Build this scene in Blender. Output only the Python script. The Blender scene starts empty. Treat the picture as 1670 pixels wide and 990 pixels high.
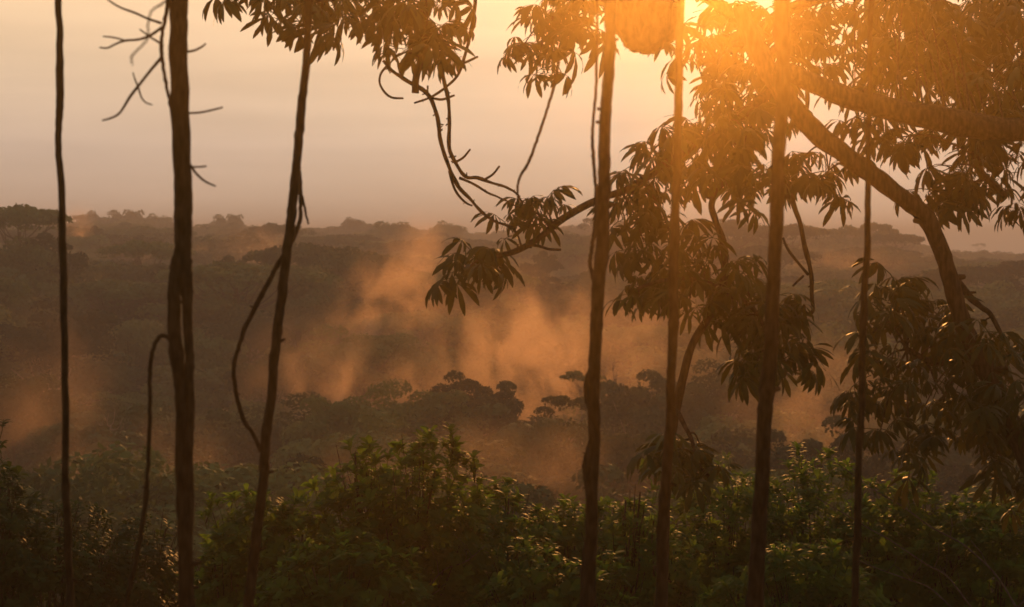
import bpy, math, random
import numpy as np
from mathutils import Vector, Matrix, noise as mnoise

R = math.radians
random.seed(11)
rng = np.random.default_rng(11)
scene = bpy.context.scene
col = scene.collection

# ------------------------------------------------------------------ camera
CZ = 60.0                      # eye height above the valley datum
F = 3116.0                     # focal length in photo pixels (1670 wide)
PITCH = math.atan((495 - 400) / F)
cam_d = bpy.data.cameras.new('camera')
cam_d.sensor_width = 36.0
cam_d.lens = F / 1670.0 * 36.0
cam_d.clip_start = 0.1
cam_d.clip_end = 20000
cam_d.dof.use_dof = True
cam_d.dof.focus_distance = 32.0
cam_d.dof.aperture_fstop = 3.0
cam = bpy.data.objects.new('camera', cam_d)
cam.location = (0, 0, CZ)
cam.rotation_euler = (R(90) - PITCH, 0, 0)
col.objects.link(cam)
scene.camera = cam


def ray(px, py):
    x = (px - 835) / F
    u = (495 - py) / F
    c, s = math.cos(PITCH), math.sin(PITCH)
    return Vector((x, c + u * s, u * c - s))


def at(px, py, d):
    r = ray(px, py)
    return Vector((0, 0, CZ)) + r * (d / r.y)


# ------------------------------------------------------------------ sky, sun, exposure
SUN = ray(1140, -85).normalized()
sun_el = math.asin(SUN.z)
sun_az = math.atan2(SUN.x, SUN.y)
world = bpy.data.worlds.new('World')
scene.world = world
world.use_nodes = True
wn = world.node_tree.nodes
wl = world.node_tree.links
wn.clear()
sky = wn.new('ShaderNodeTexSky')
sky.sky_type = 'NISHITA'
sky.sun_disc = False
sky.sun_elevation = sun_el
sky.sun_rotation = sun_az
sky.air_density = 1.0
sky.dust_density = 2.0
sky.ozone_density = 1.0
# a thick veil of morning cloud lies over the clear sky: same all round, paler band low down
tc0 = wn.new('ShaderNodeTexCoord')
sep = wn.new('ShaderNodeSeparateXYZ')
wl.new(tc0.outputs['Generated'], sep.inputs[0])
veil = wn.new('ShaderNodeValToRGB')
ve = veil.color_ramp.elements
VEIL = [(0.0, (.48, .37, .295)), (.05, (.54, .41, .325)), (.09, (.65, .47, .32)), (.14, (.95, .64, .37)), (.22, (.50, .38, .27)), (.40, (.33, .29, .26)), (1.0, (.25, .26, .28))]
ve[0].position, ve[0].color = VEIL[0][0], (*VEIL[0][1], 1)
ve[1].position, ve[1].color = VEIL[-1][0], (*VEIL[-1][1], 1)
for p_, c_ in VEIL[1:-1]:
    q_ = ve.new(p_); q_.color = (*c_, 1)
wl.new(sep.outputs['Z'], veil.inputs[0])
vscale = wn.new('ShaderNodeVectorMath'); vscale.operation = 'SCALE'; vscale.inputs['Scale'].default_value = 10.0
wl.new(veil.outputs[0], vscale.inputs[0])
tint = wn.new('ShaderNodeMix'); tint.data_type = 'RGBA'; tint.blend_type = 'MIX'
tint.inputs[0].default_value = 0.97
# the sky facing away from the sunrise is dimmer
dotn = wn.new('ShaderNodeVectorMath'); dotn.operation = 'DOT_PRODUCT'; dotn.inputs[1].default_value = (SUN.x, SUN.y, 0)
wl.new(tc0.outputs['Generated'], dotn.inputs[0])
away = wn.new('ShaderNodeMapRange'); away.interpolation_type = 'SMOOTHSTEP'
away.inputs[1].default_value = -1; away.inputs[2].default_value = .9; away.inputs[3].default_value = 3.5; away.inputs[4].default_value = 12.8
wl.new(dotn.outputs['Value'], away.inputs[0]); wl.new(away.outputs[0], vscale.inputs['Scale'])
wl.new(vscale.outputs[0], tint.inputs[7])
tc = wn.new('ShaderNodeTexCoord')
mp = wn.new('ShaderNodeMapping'); mp.inputs['Scale'].default_value = (5, 5, 60)
nz = wn.new('ShaderNodeTexNoise'); nz.inputs['Scale'].default_value = 1.0; nz.inputs['Detail'].default_value = 4
mr = wn.new('ShaderNodeMapRange'); mr.inputs[1].default_value = .3; mr.inputs[2].default_value = .7
mr.inputs[3].default_value = .93; mr.inputs[4].default_value = 1.07
cl = wn.new('ShaderNodeVectorMath'); cl.operation = 'SCALE'
bg = wn.new('ShaderNodeBackground'); bg.inputs['Strength'].default_value = 0.10
wo = wn.new('ShaderNodeOutputWorld')
wl.new(tc.outputs['Generated'], mp.inputs[0]); wl.new(mp.outputs[0], nz.inputs['Vector'])
wl.new(nz.outputs[0], mr.inputs[0]); wl.new(mr.outputs[0], cl.inputs['Scale'])
wl.new(sky.outputs[0], tint.inputs[6]); wl.new(tint.outputs[2], cl.inputs[0])
wl.new(cl.outputs[0], bg.inputs[0]); wl.new(bg.outputs[0], wo.inputs[0])

sun_d = bpy.data.lights.new('sun', 'SUN')
sun_d.energy = 3.0
sun_d.angle = R(0.6)
sun_d.color = (1.0, 0.41, 0.10)
sun = bpy.data.objects.new('sun', sun_d)
sun.rotation_euler = (-SUN).to_track_quat('-Z', 'Y').to_euler()
sun.location = (60, 400, 200)
col.objects.link(sun)

vs = scene.view_settings
vs.view_transform = 'Standard'
vs.look = 'None'
vs.exposure = 0.0
vs.gamma = 1.0
vs.use_curve_mapping = False
scene.render.engine = 'CYCLES'
cy = scene.cycles
cy.use_denoising = True
cy.use_adaptive_sampling = True
cy.adaptive_threshold = 0.02
cy.max_bounces = 4
cy.diffuse_bounces = 1
cy.glossy_bounces = 1
cy.transmission_bounces = 3
cy.volume_bounces = 0
cy.transparent_max_bounces = 8
cy.volume_step_rate = 1.0
cy.sample_clamp_indirect = 4.0

HAZE = 0.00082


# ------------------------------------------------------------------ helpers
def tag(o, label=None, cat=None, group=None, kind=None):
    if label: o['label'] = label
    if cat: o['category'] = cat
    if group: o['group'] = group
    if kind: o['kind'] = kind
    return o


def link(o, parent=None):
    col.objects.link(o)
    if parent is not None:
        o.parent = parent
        o.matrix_parent_inverse = Matrix.Identity(4)
    return o


def empty(name, loc):
    o = bpy.data.objects.new(name, None)
    o.location = loc
    o.empty_display_size = 0.2
    return link(o)


class MB:
    """collects vertices and faces, then becomes one mesh"""
    def __init__(self):
        self.v = []; self.f = []

    def add(self, v, f):
        n = len(self.v)
        self.v.extend(v)
        self.f.extend([tuple(i + n for i in q) for q in f])

    def tube(self, pts, rad, sides=8, rough=0.0, cap=True):
        pts = [Vector(p) for p in pts]
        n = len(pts)
        base = len(self.v)
        up = Vector((0.3, 0.9, 0.2)).normalized()
        for i, p in enumerate(pts):
            t = (pts[min(i + 1, n - 1)] - pts[max(i - 1, 0)]).normalized()
            a = t.cross(up)
            if a.length < 1e-3: a = t.cross(Vector((1, 0, 0)))
            a.normalize(); b = t.cross(a).normalized()
            for k in range(sides):
                th = 2 * math.pi * k / sides
                r = rad[i]
                if rough:
                    r *= 1 + rough * mnoise.noise(p * 7.0 + Vector((math.cos(th), math.sin(th), 0)) * 0.8)
                self.v.append(p + (a * math.cos(th) + b * math.sin(th)) * r)
        for i in range(n - 1):
            for k in range(sides):
                k2 = (k + 1) % sides
                self.f.append((base + i * sides + k, base + i * sides + k2,
                               base + (i + 1) * sides + k2, base + (i + 1) * sides + k))
        if cap:
            self.f.append(tuple(base + k for k in range(sides))[::-1])
            self.f.append(tuple(base + (n - 1) * sides + k for k in range(sides)))

    def mesh(self, name, mat, smooth=True, origin=None):
        me = bpy.data.meshes.new(name)
        v = self.v
        if origin is not None:
            o = Vector(origin); v = [Vector(p) - o for p in v]
        me.from_pydata([tuple(p) for p in v], [], self.f)
        me.materials.append(mat)
        if smooth:
            me.polygons.foreach_set('use_smooth', [True] * len(me.polygons))
        me.update()
        return me

    def build(self, name, mat, parent=None, smooth=True, origin=None):
        if origin is None and parent is not None:
            origin = world_loc(parent)
        o = bpy.data.objects.new(name, self.mesh(name, mat, smooth, origin))
        if parent is None and origin is not None: o.location = origin
        return link(o, parent)


def world_loc(o):
    l = Vector((0, 0, 0))
    while o is not None:
        l = l + o.location
        o = o.parent
    return l


def fast_mesh(name, V, Q, mat, smooth=False):
    """V (n,3) array, Q (m,4) quads"""
    me = bpy.data.meshes.new(name)
    me.vertices.add(len(V)); me.vertices.foreach_set('co', V.astype(np.float32).ravel())
    m = len(Q)
    me.loops.add(m * 4); me.loops.foreach_set('vertex_index', Q.astype(np.int32).ravel())
    me.polygons.add(m); me.polygons.foreach_set('loop_start', np.arange(0, m * 4, 4, dtype=np.int32))
    me.update(calc_edges=True)
    me.materials.append(mat)
    return me


def spline(pts, step=4):
    """Catmull-Rom through tuples of any length"""
    P = [np.array(p, float) for p in pts]
    if len(P) < 3: step = max(step, 3)
    P = [2 * P[0] - P[1]] + P + [2 * P[-1] - P[-2]]
    out = []
    for i in range(1, len(P) - 2):
        for k in range(step):
            t = k / step
            a, b, c, d = P[i - 1], P[i], P[i + 1], P[i + 2]
            out.append(0.5 * (2 * b + (c - a) * t + (2 * a - 5 * b + 4 * c - d) * t * t + (3 * b - a - 3 * c + d) * t ** 3))
    out.append(P[-2])
    return out


def pix_path(pts, step=4, wob=0.0):
    """pts of (px, py, depth, width in photo pixels) -> world points and radii"""
    pp, rr = [], []
    for x, y, d, w in spline(pts, step):
        p = at(x, y, d)
        if wob:
            p = p + Vector((mnoise.noise(p * 3.1), mnoise.noise(p * 3.1 + Vector((9, 0, 0))), mnoise.noise(p * 3.1 + Vector((0, 7, 0))))) * wob
        pp.append(p); rr.append(max(w, 0.6) * d / F / 2)
    return pp, rr


# ------------------------------------------------------------------ materials
def mat_new(name):
    m = bpy.data.materials.new(name)
    m.use_nodes = True
    nt = m.node_tree
    nt.nodes.clear()
    return m, nt.nodes, nt.links


def leaf_mat(name, c1, c2, trans, tmix, rough=0.45, scale=6.0, spec=0.4, vary=.6):
    m, n, l = mat_new(name)
    out = n.new('ShaderNodeOutputMaterial')
    mix = n.new('ShaderNodeMixShader'); mix.inputs[0].default_value = tmix
    p = n.new('ShaderNodeBsdfPrincipled')
    p.inputs['Roughness'].default_value = rough
    p.inputs['Specular IOR Level'].default_value = spec
    t = n.new('ShaderNodeBsdfTranslucent')
    oi = n.new('ShaderNodeObjectInfo')
    geo = n.new('ShaderNodeNewGeometry')
    nz = n.new('ShaderNodeTexNoise'); nz.inputs['Scale'].default_value = scale; nz.inputs['Detail'].default_value = 2
    add = n.new('ShaderNodeMath'); add.operation = 'ADD'
    sub = n.new('ShaderNodeMath'); sub.operation = 'MULTIPLY_ADD'
    sub.inputs[1].default_value = vary; sub.inputs[2].default_value = -vary / 2
    l.new(geo.outputs['Position'], nz.inputs['Vector'])
    l.new(oi.outputs['Random'], sub.inputs[0])
    l.new(sub.outputs[0], add.inputs[0]); l.new(nz.outputs[0], add.inputs[1])
    cr = n.new('ShaderNodeValToRGB')
    cr.color_ramp.elements[0].position = .3; cr.color_ramp.elements[0].color = (*c1, 1)
    cr.color_ramp.elements[1].position = .75; cr.color_ramp.elements[1].color = (*c2, 1)
    l.new(add.outputs[0], cr.inputs[0])
    l.new(cr.outputs[0], p.inputs['Base Color'])
    tm = n.new('ShaderNodeMix'); tm.data_type = 'RGBA'; tm.blend_type = 'MIX'; tm.inputs[0].default_value = .75
    tm.inputs[7].default_value = (*trans, 1)
    l.new(cr.outputs[0], tm.inputs[6]); l.new(tm.outputs[2], t.inputs[0])
    l.new(p.outputs[0], mix.inputs[1]); l.new(t.outputs[0], mix.inputs[2])
    l.new(mix.outputs[0], out.inputs[0])
    return m


def bark_mat(name, c1, c2, scale=30.0, bump=0.5, dist=0.01):
    m, n, l = mat_new(name)
    out = n.new('ShaderNodeOutputMaterial')
    p = n.new('ShaderNodeBsdfPrincipled')
    p.inputs['Roughness'].default_value = .9
    p.inputs['Specular IOR Level'].default_value = .04
    tc = n.new('ShaderNodeTexCoord')
    mp = n.new('ShaderNodeMapping'); mp.inputs['Scale'].default_value = (1, 1, .25)
    nz = n.new('ShaderNodeTexNoise'); nz.inputs['Scale'].default_value = scale; nz.inputs['Detail'].default_value = 5
    cr = n.new('ShaderNodeValToRGB')
    cr.color_ramp.elements[0].position = .35; cr.color_ramp.elements[0].color = (*c1, 1)
    cr.color_ramp.elements[1].position = .7; cr.color_ramp.elements[1].color = (*c2, 1)
    bp = n.new('ShaderNodeBump'); bp.inputs['Strength'].default_value = bump; bp.inputs['Distance'].default_value = dist
    l.new(tc.outputs['Object'], mp.inputs[0]); l.new(mp.outputs[0], nz.inputs['Vector'])
    l.new(nz.outputs[0], cr.inputs[0]); l.new(cr.outputs[0], p.inputs['Base Color'])
    l.new(nz.outputs[0], bp.inputs['Height']); l.new(bp.outputs[0], p.inputs['Normal'])
    l.new(p.outputs[0], out.inputs[0])
    return m


M_bark = bark_mat('bark', (.035, .024, .016), (.10, .07, .045))
M_liana = bark_mat('liana_bark', (.018, .012, .009), (.065, .045, .03), 45, .8)
M_pale = bark_mat('pale_bark', (.16, .13, .10), (.34, .29, .23), 20, .3)
M_dry = bark_mat('dry_twig', (.07, .055, .045), (.18, .15, .12), 20, .3)
M_umb = leaf_mat('umbrella_leaf', (.035, .05, .014), (.075, .095, .025), (.14, .11, .02), .16, .55, 6.0, .12)
M_shrub = leaf_mat('shrub_leaf', (.034, .072, .014), (.085, .155, .026), (.22, .33, .03), .46, .6, 2.0, .06)
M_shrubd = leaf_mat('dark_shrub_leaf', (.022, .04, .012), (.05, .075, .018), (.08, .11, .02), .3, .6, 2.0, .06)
M_far = [leaf_mat('canopy_leaf_green', (.028, .046, .016), (.125, .16, .05), (.11, .13, .03), .22, .7, .25, .05, 1.1),
         leaf_mat('canopy_leaf_olive', (.05, .052, .022), (.18, .18, .062), (.16, .16, .03), .25, .7, .25, .05, 1.1),
         leaf_mat('canopy_leaf_dark', (.02, .032, .014), (.085, .11, .04), (.06, .07, .02), .18, .7, .25, .05, 1.1)]
M_nest = bark_mat('nest_crust', (.05, .032, .018), (.13, .085, .05), 14, 1.0, .03)


def ground_mat():
    m, n, l = mat_new('forest_floor')
    out = n.new('ShaderNodeOutputMaterial')
    p = n.new('ShaderNodeBsdfPrincipled'); p.inputs['Roughness'].default_value = .95
    p.inputs['Specular IOR Level'].default_value = .1
    geo = n.new('ShaderNodeNewGeometry')
    a = n.new('ShaderNodeTexNoise'); a.inputs['Scale'].default_value = .35; a.inputs['Detail'].default_value = 8
    cr = n.new('ShaderNodeValToRGB')
    e = cr.color_ramp.elements
    e[0].position = .35; e[0].color = (.03, .042, .014, 1)
    e[1].position = .7; e[1].color = (.10, .062, .035, 1)
    bp = n.new('ShaderNodeBump'); bp.inputs['Distance'].default_value = .2
    l.new(geo.outputs['Position'], a.inputs['Vector']); l.new(a.outputs[0], cr.inputs[0])
    l.new(cr.outputs[0], p.inputs['Base Color']); l.new(a.outputs[0], bp.inputs['Height'])
    l.new(bp.outputs[0], p.inputs['Normal']); l.new(p.outputs[0], out.inputs[0])
    return m


M_ground = ground_mat()

# ------------------------------------------------------------------ terrain
GD = np.array([-3000, -60, 0, 15, 30, 60, 90, 120, 160, 200, 245, 290, 330, 398, 483, 568, 670, 789, 925, 1095, 1299, 1554, 1809, 3000], float)
GZ = np.array([-20, -8, -9, -9.6, -11, -24, -32, -34, -33, -31, -27, -22.5, -25, -25.5, -22.5, -25.5, -25, -21.5, -24, -16, -32, -27, -50, -55], float)


def ground_z(x, y):
    z = np.interp(y, GD, GZ)
    k = np.clip((y - 50) / 250, 0, 1)
    # the ridges sink towards the right of the valley
    ang = np.where(np.abs(y) > 1, x / np.maximum(np.abs(y), 60), 0)
    z = z + k * (-ang * np.interp(y, [100, 300, 950, 1250, 1550, 2000], [4, 6, 22, 22, -14, 0]) * np.clip(1, 0, 1))
    w = np.sin(x * .021 + 1.3 + y * .004) * 2.2 + np.sin(x * .009 + y * .013) * 2.6 + np.sin(x * .05 + y * .03) * .9
    z = z + k * w
    z = z + (1 - k) * (np.sin(x * .5 + y * .2) * .12 + np.sin(y * .7 - x * .3) * .1)
    return z + CZ


def terrain():
    ys = np.concatenate([np.array([-3000, -800, -200, -60, -20]), np.arange(0, 60, 2.0), np.arange(60, 400, 8.0), np.arange(400, 1300, 25.0), np.array([1300, 1500, 1800, 2300, 3000.])])
    xs = np.concatenate([np.array([-3000, -2000, -1200, -700, -450]), np.arange(-300, -40, 20.), np.arange(-40, 40, 2.), np.arange(40, 301, 20.), np.array([450, 700, 1200, 2000, 3000.])])
    X, Y = np.meshgrid(xs, ys)
    Z = ground_z(X, Y)
    V = np.stack([X, Y, Z], -1).reshape(-1, 3)
    nx, ny = len(xs), len(ys)
    i = np.arange((ny - 1) * (nx - 1)); r, c = i // (nx - 1), i % (nx - 1)
    a = r * nx + c
    Q = np.stack([a, a + 1, a + nx + 1, a + nx], 1)
    me = fast_mesh('ground', V, Q, M_ground)
    me.polygons.foreach_set('use_smooth', [True] * len(me.polygons))
    o = bpy.data.objects.new('ground', me)
    link(o)
    tag(o, 'forest floor falling away into the valley', kind='structure')
    return o


terrain()


# ------------------------------------------------------------------ haze and mist
def vol_mat(name, color, density, g):
    m, n, l = mat_new(name)
    out = n.new('ShaderNodeOutputMaterial')
    v = n.new('ShaderNodeVolumePrincipled')
    v.inputs['Color'].default_value = (*color, 1)
    v.inputs['Density'].default_value = density
    v.inputs['Anisotropy'].default_value = g
    l.new(v.outputs[0], out.inputs['Volume'])
    return m, n, l, v


def box_obj(name, lo, hi, mat):
    mb = MB()
    x0, y0, z0 = lo; x1, y1, z1 = hi
    mb.add([Vector(p) for p in ((x0, y0, z0), (x1, y0, z0), (x1, y1, z0), (x0, y1, z0), (x0, y0, z1), (x1, y0, z1), (x1, y1, z1), (x0, y1, z1))],
           [(0, 3, 2, 1), (4, 5, 6, 7), (0, 1, 5, 4), (1, 2, 6, 5), (2, 3, 7, 6), (3, 0, 4, 7)])
    return mb.build(name, mat, smooth=False)


m_haze = vol_mat('haze_air', (.95, .86, .78), HAZE, .0)[0]
haze = box_obj('haze', (-3100, -3100, CZ - 75), (3100, 3100, CZ + 26), m_haze)
tag(haze, 'warm morning haze filling the air over the valley', kind='stuff')

m_glare_mist = vol_mat('glare_mist', (.98, .70, .24), .0042, .92)[0]
mist = box_obj('mist', (-9, -3, CZ - 4), (9, 8.5, CZ + 5), m_glare_mist)  # added mist round the camera, standing in for the golden lens-flare veil
tag(mist, 'thin golden mist added round the camera and lianas in place of lens glare', kind='stuff')


def plume_mat(dens):
    m, n, l, v = vol_mat('rising_mist', (.98, .70, .50), 0, .6)
    tc = n.new('ShaderNodeTexCoord')
    geo = n.new('ShaderNodeNewGeometry')
    ln = n.new('ShaderNodeVectorMath'); ln.operation = 'LENGTH'
    nz = n.new('ShaderNodeTexNoise'); nz.inputs['Scale'].default_value = .26; nz.inputs['Detail'].default_value = 6; nz.inputs['Roughness'].default_value = .6
    nz.inputs['Distortion'].default_value = .6
    mpg = n.new('ShaderNodeMapping'); mpg.inputs['Scale'].default_value = (1, .6, .7); mpg.inputs['Rotation'].default_value = (0, R(25), 0)
    fall = n.new('ShaderNodeMapRange'); fall.interpolation_type = 'SMOOTHSTEP'; fall.inputs[1].default_value = 1.0; fall.inputs[2].default_value = .0
    fall.inputs[3].default_value = 0; fall.inputs[4].default_value = 1
    thr = n.new('ShaderNodeMapRange'); thr.inputs[1].default_value = .42; thr.inputs[2].default_value = .80
    mul = n.new('ShaderNodeMath'); mul.operation = 'MULTIPLY'
    mul2 = n.new('ShaderNodeMath'); mul2.operation = 'MULTIPLY'; mul2.inputs[1].default_value = dens
    l.new(tc.outputs['Object'], ln.inputs[0]); l.new(ln.outputs['Value'], fall.inputs[0])
    l.new(geo.outputs['Position'], mpg.inputs[0]); l.new(mpg.outputs[0], nz.inputs['Vector']); l.new(nz.outputs[0], thr.inputs[0])
    l.new(fall.outputs[0], mul.inputs[0]); l.new(thr.outputs[0], mul.inputs[1])
    l.new(mul.outputs[0], mul2.inputs[0]); l.new(mul2.outputs[0], v.inputs['Density'])
    return m


def ico(sub):
    import bmesh
    bm = bmesh.new(); bmesh.ops.create_icosphere(bm, subdivisions=sub, radius=1)
    v = [x.co.copy() for x in bm.verts]; f = [tuple(a.index for a in q.verts) for q in bm.faces]
    bm.free()
    return v, f


M_pl = {}
def plume(px, py, d, wpx, hpx, depth, tilt, dens, label):
    k = dens
    if k not in M_pl: M_pl[k] = plume_mat(dens)
    v, f = ico(3)
    mb = MB(); mb.add(v, f)
    me = mb.mesh('mist_plume', M_pl[k])
    o = bpy.data.objects.new('mist_plume', me)
    o.location = at(px, py, d)
    o.scale = (wpx * d / F / 2, depth / 2, hpx * d / F / 2)
    o.rotation_euler = (0, R(tilt), 0)
    link(o)
    tag(o, label, kind='stuff')


PLUMES = [
    (870, 595, 182, 500, 400, 22, 8, 0.15, 'broad bank of orange mist glowing low in the middle of the valley'),
    (630, 530, 222, 230, 480, 20, 26, 0.135, 'slanting column of orange mist rising from the valley'),
    (560, 640, 178, 420, 330, 20, 12, 0.11, 'orange mist bank left of the brightest mist in the valley'),
    (70, 660, 135, 330, 440, 20, 10, 0.04, 'dim brown mist rising at the left edge of the valley'),
    (210, 770, 115, 560, 260, 18, 0, 0.05, 'low mist lying behind the dark left shrub'),
    (128, 390, 480, 80, 150, 24, 4, 0.072, 'thin wisp of pink mist before the far left ridge'),
    (430, 400, 380, 200, 90, 24, 15, 0.036, 'faint wisp of mist above the dark middle canopy'),
    (695, 420, 300, 130, 150, 24, 18, 0.044, 'faint tail of the slanting mist column below the skyline'),
    (1330, 670, 140, 420, 360, 22, 5, 0.054, 'pale brown mist behind the right lianas'),
    (840, 770, 108, 900, 220, 18, 0, 0.055, 'thin low mist just behind the big green shrub'),
    (1080, 560, 190, 420, 340, 24, 0, 0.045, 'faint brown mist hanging between the two middle lianas'),
    (420, 424, 445, 800, 70, 50, 2, 0.025, 'thin level mist lying behind the dark middle ridge on the left'),
    (1180, 436, 445, 900, 80, 50, -2, 0.025, 'thin level mist lying behind the dark middle ridge on the right'),
]
for a in PLUMES:
    plume(*a)


# ------------------------------------------------------------------ far trees
def crown_mesh(name, mat, seed, rx, rz, flat, nclump, nleaf, leaf, lump=1.0):
    """leaf-sized quads on clumps spread through a crown; base of the crown at z=0"""
    g = np.random.default_rng(seed)
    V, N = [], []
    cs = []
    for i in range(nclump):
        a = g.uniform(0, 2 * math.pi); r = math.sqrt(g.uniform(0, 1)) * .86
        h = math.sqrt(max(0, 1 - r * r))
        if flat:
            z = h * g.uniform(.55, 1.0) + g.normal(0, .05)
        else:
            z = h * g.uniform(-.35, 1.0) + .1 * g.normal()
        cr = rx * g.uniform(.20, .36) * lump
        cs.append((r * math.cos(a) * rx, r * math.sin(a) * rx, (z * .5 + .5) * rz * 1.0, cr))
    for (x, y, z, cr) in cs:
        n = int(nleaf * g.uniform(.7, 1.3))
        d = g.normal(size=(n, 3)); d /= np.linalg.norm(d, axis=1)[:, None]
        d[:, 2] = np.where(g.uniform(size=n) < .75, np.abs(d[:, 2]), d[:, 2])
        rad = cr * (g.uniform(.55, 1.12, size=n)) ** .5
        P = d * rad[:, None] * np.array([1, 1, .55 if flat else .8]) + np.array([x, y, z])
        V.append(P); N.append(d)
    P = np.concatenate(V); N = np.concatenate(N)
    n = len(P)
    N = N + g.normal(0, .45, size=(n, 3)); N /= np.linalg.norm(N, axis=1)[:, None]
    u = np.cross(N, g.normal(size=(n, 3))); u /= np.linalg.norm(u, axis=1)[:, None]
    w = np.cross(N, u)
    s = leaf * g.uniform(.6, 1.4, size=n)[:, None]
    q = np.stack([P - u * s, P - w * s * .55, P + u * s, P + w * s * .55], 1).reshape(-1, 3)
    Q = np.arange(n * 4).reshape(-1, 4)
    return fast_mesh(name, q, Q, mat), cs


def trunk_mesh(name, mat, seed, h, r, cs, zc, nl=7):
    """tapered trunk of height h, limbs running to some clumps (crown base at zc)"""
    g = random.Random(seed)
    mb = MB()
    lean = (g.uniform(-.04, .04) * h, g.uniform(-.04, .04) * h)
    pts = [(0, 0, -1.5), (lean[0] * .2, lean[1] * .2, h * .35), (lean[0] * .7, lean[1] * .7, h * .7), (lean[0], lean[1], h)]
    pp = spline(pts, 3)
    mb.tube(pp, [r * (1.25 - .7 * i / (len(pp) - 1)) for i in range(len(pp))], 7)
    for i in range(min(nl, len(cs))):
        x, y, z, c = cs[i]
        b = Vector((lean[0] * .8, lean[1] * .8, h * g.uniform(.72, .98)))
        e = Vector((x, y, z + zc))
        m = (b + e) / 2 + Vector((0, 0, -.12 * (e - b).length)) + Vector((g.uniform(-.4, .4), g.uniform(-.4, .4), 0))
        pl = spline([b, m, e], 4)
        mb.tube(pl, [r * .42 * (1 - .8 * k / (len(pl) - 1)) for k in range(len(pl))], 5)
    return mb.mesh(name, mat)


# prototypes: (crown mesh, trunk mesh, crown base height)
PROTO = []
def proto(kind, seed, h, rx, rz, flat, ncl, nlf, leaf, mat, bark, lump=1.0, nl=7, rt=.3):
    zc = h - rz
    cm, cs = crown_mesh('crown', mat, seed, rx, rz, flat, ncl, nlf, leaf, lump)
    tm = trunk_mesh('trunk', bark, seed, zc + rz * .45, rt, cs, zc, nl)
    PROTO.append((cm, tm, zc, h, rx))
    return len(PROTO) - 1


DOME = [proto('dome', 1, 19, 6.0, 9.0, False, 34, 120, .34, M_far[0], M_bark),
        proto('dome', 2, 17, 5.2, 8.0, False, 30, 120, .32, M_far[2], M_bark),
        proto('dome', 3, 21, 6.4, 11., False, 40, 115, .36, M_far[1], M_bark)]
FLAT = [proto('flat', 4, 24, 9.0, 5.0, True, 34, 130, .36, M_far[0], M_bark, .85, 14, .38),
        proto('flat', 5, 23, 8.0, 5.5, True, 26, 130, .36, M_far[2], M_bark, .95, 12, .36)]
OPEN = [proto('open', 6, 17, 4.6, 6.0, True, 13, 150, .22, M_far[1], M_pale, .75, 13, .16),
        proto('fine', 7, 18, 5.0, 8.5, False, 40, 330, .17, M_far[0], M_bark, .9, 10, .22),
        proto('fine', 8, 17, 4.8, 8.0, False, 36, 330, .17, M_far[2], M_pale, .9, 10, .22)]


def tree(px, py, d, kind, sc, label, name='forest_tree', wide=1.0, group='forest trees in the valley'):
    """a single tree whose top shows at photo pixel (px, py)"""
    cm, tm, zc, h, rx = PROTO[kind]
    if d > 330:                      # the far ridges stand well back
        d2 = 330 + (d - 330) * 1.7
        sc *= d2 / d; d = d2
    top = at(px, py, d)
    gz = float(ground_z(np.array(top.x), np.array(top.y)))
    s = sc
    o = empty(name, (top.x, top.y, top.z - h * s))
    # the trunk always reaches the ground
    extra = (top.z - h * s) - gz
    o.rotation_euler = (0, 0, random.uniform(0, 6.28))
    tr = bpy.data.objects.new('trunk', tm); link(tr, o)
    cr = bpy.data.objects.new('crown', cm); link(cr, o)
    cr.location = (0, 0, zc * s); cr.scale = (s * wide, s * wide, s)
    k = (zc * s + extra + .3) / zc if extra > 0 else s
    tr.scale = (s, s, s if extra <= 0 else s)
    if extra > 0.5:
        st = MB(); rr = .3 * s
        st.tube([(0, 0, -extra - 1), (0, 0, -extra * .5), (0, 0, .4)], [rr * 1.5, rr * 1.3, rr * 1.2], 7)
        so = bpy.data.objects.new('lower_trunk', st.mesh('lower_trunk', tm.materials[0])); link(so, o)
    tag(o, label, 'tree', group)
    return o


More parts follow.
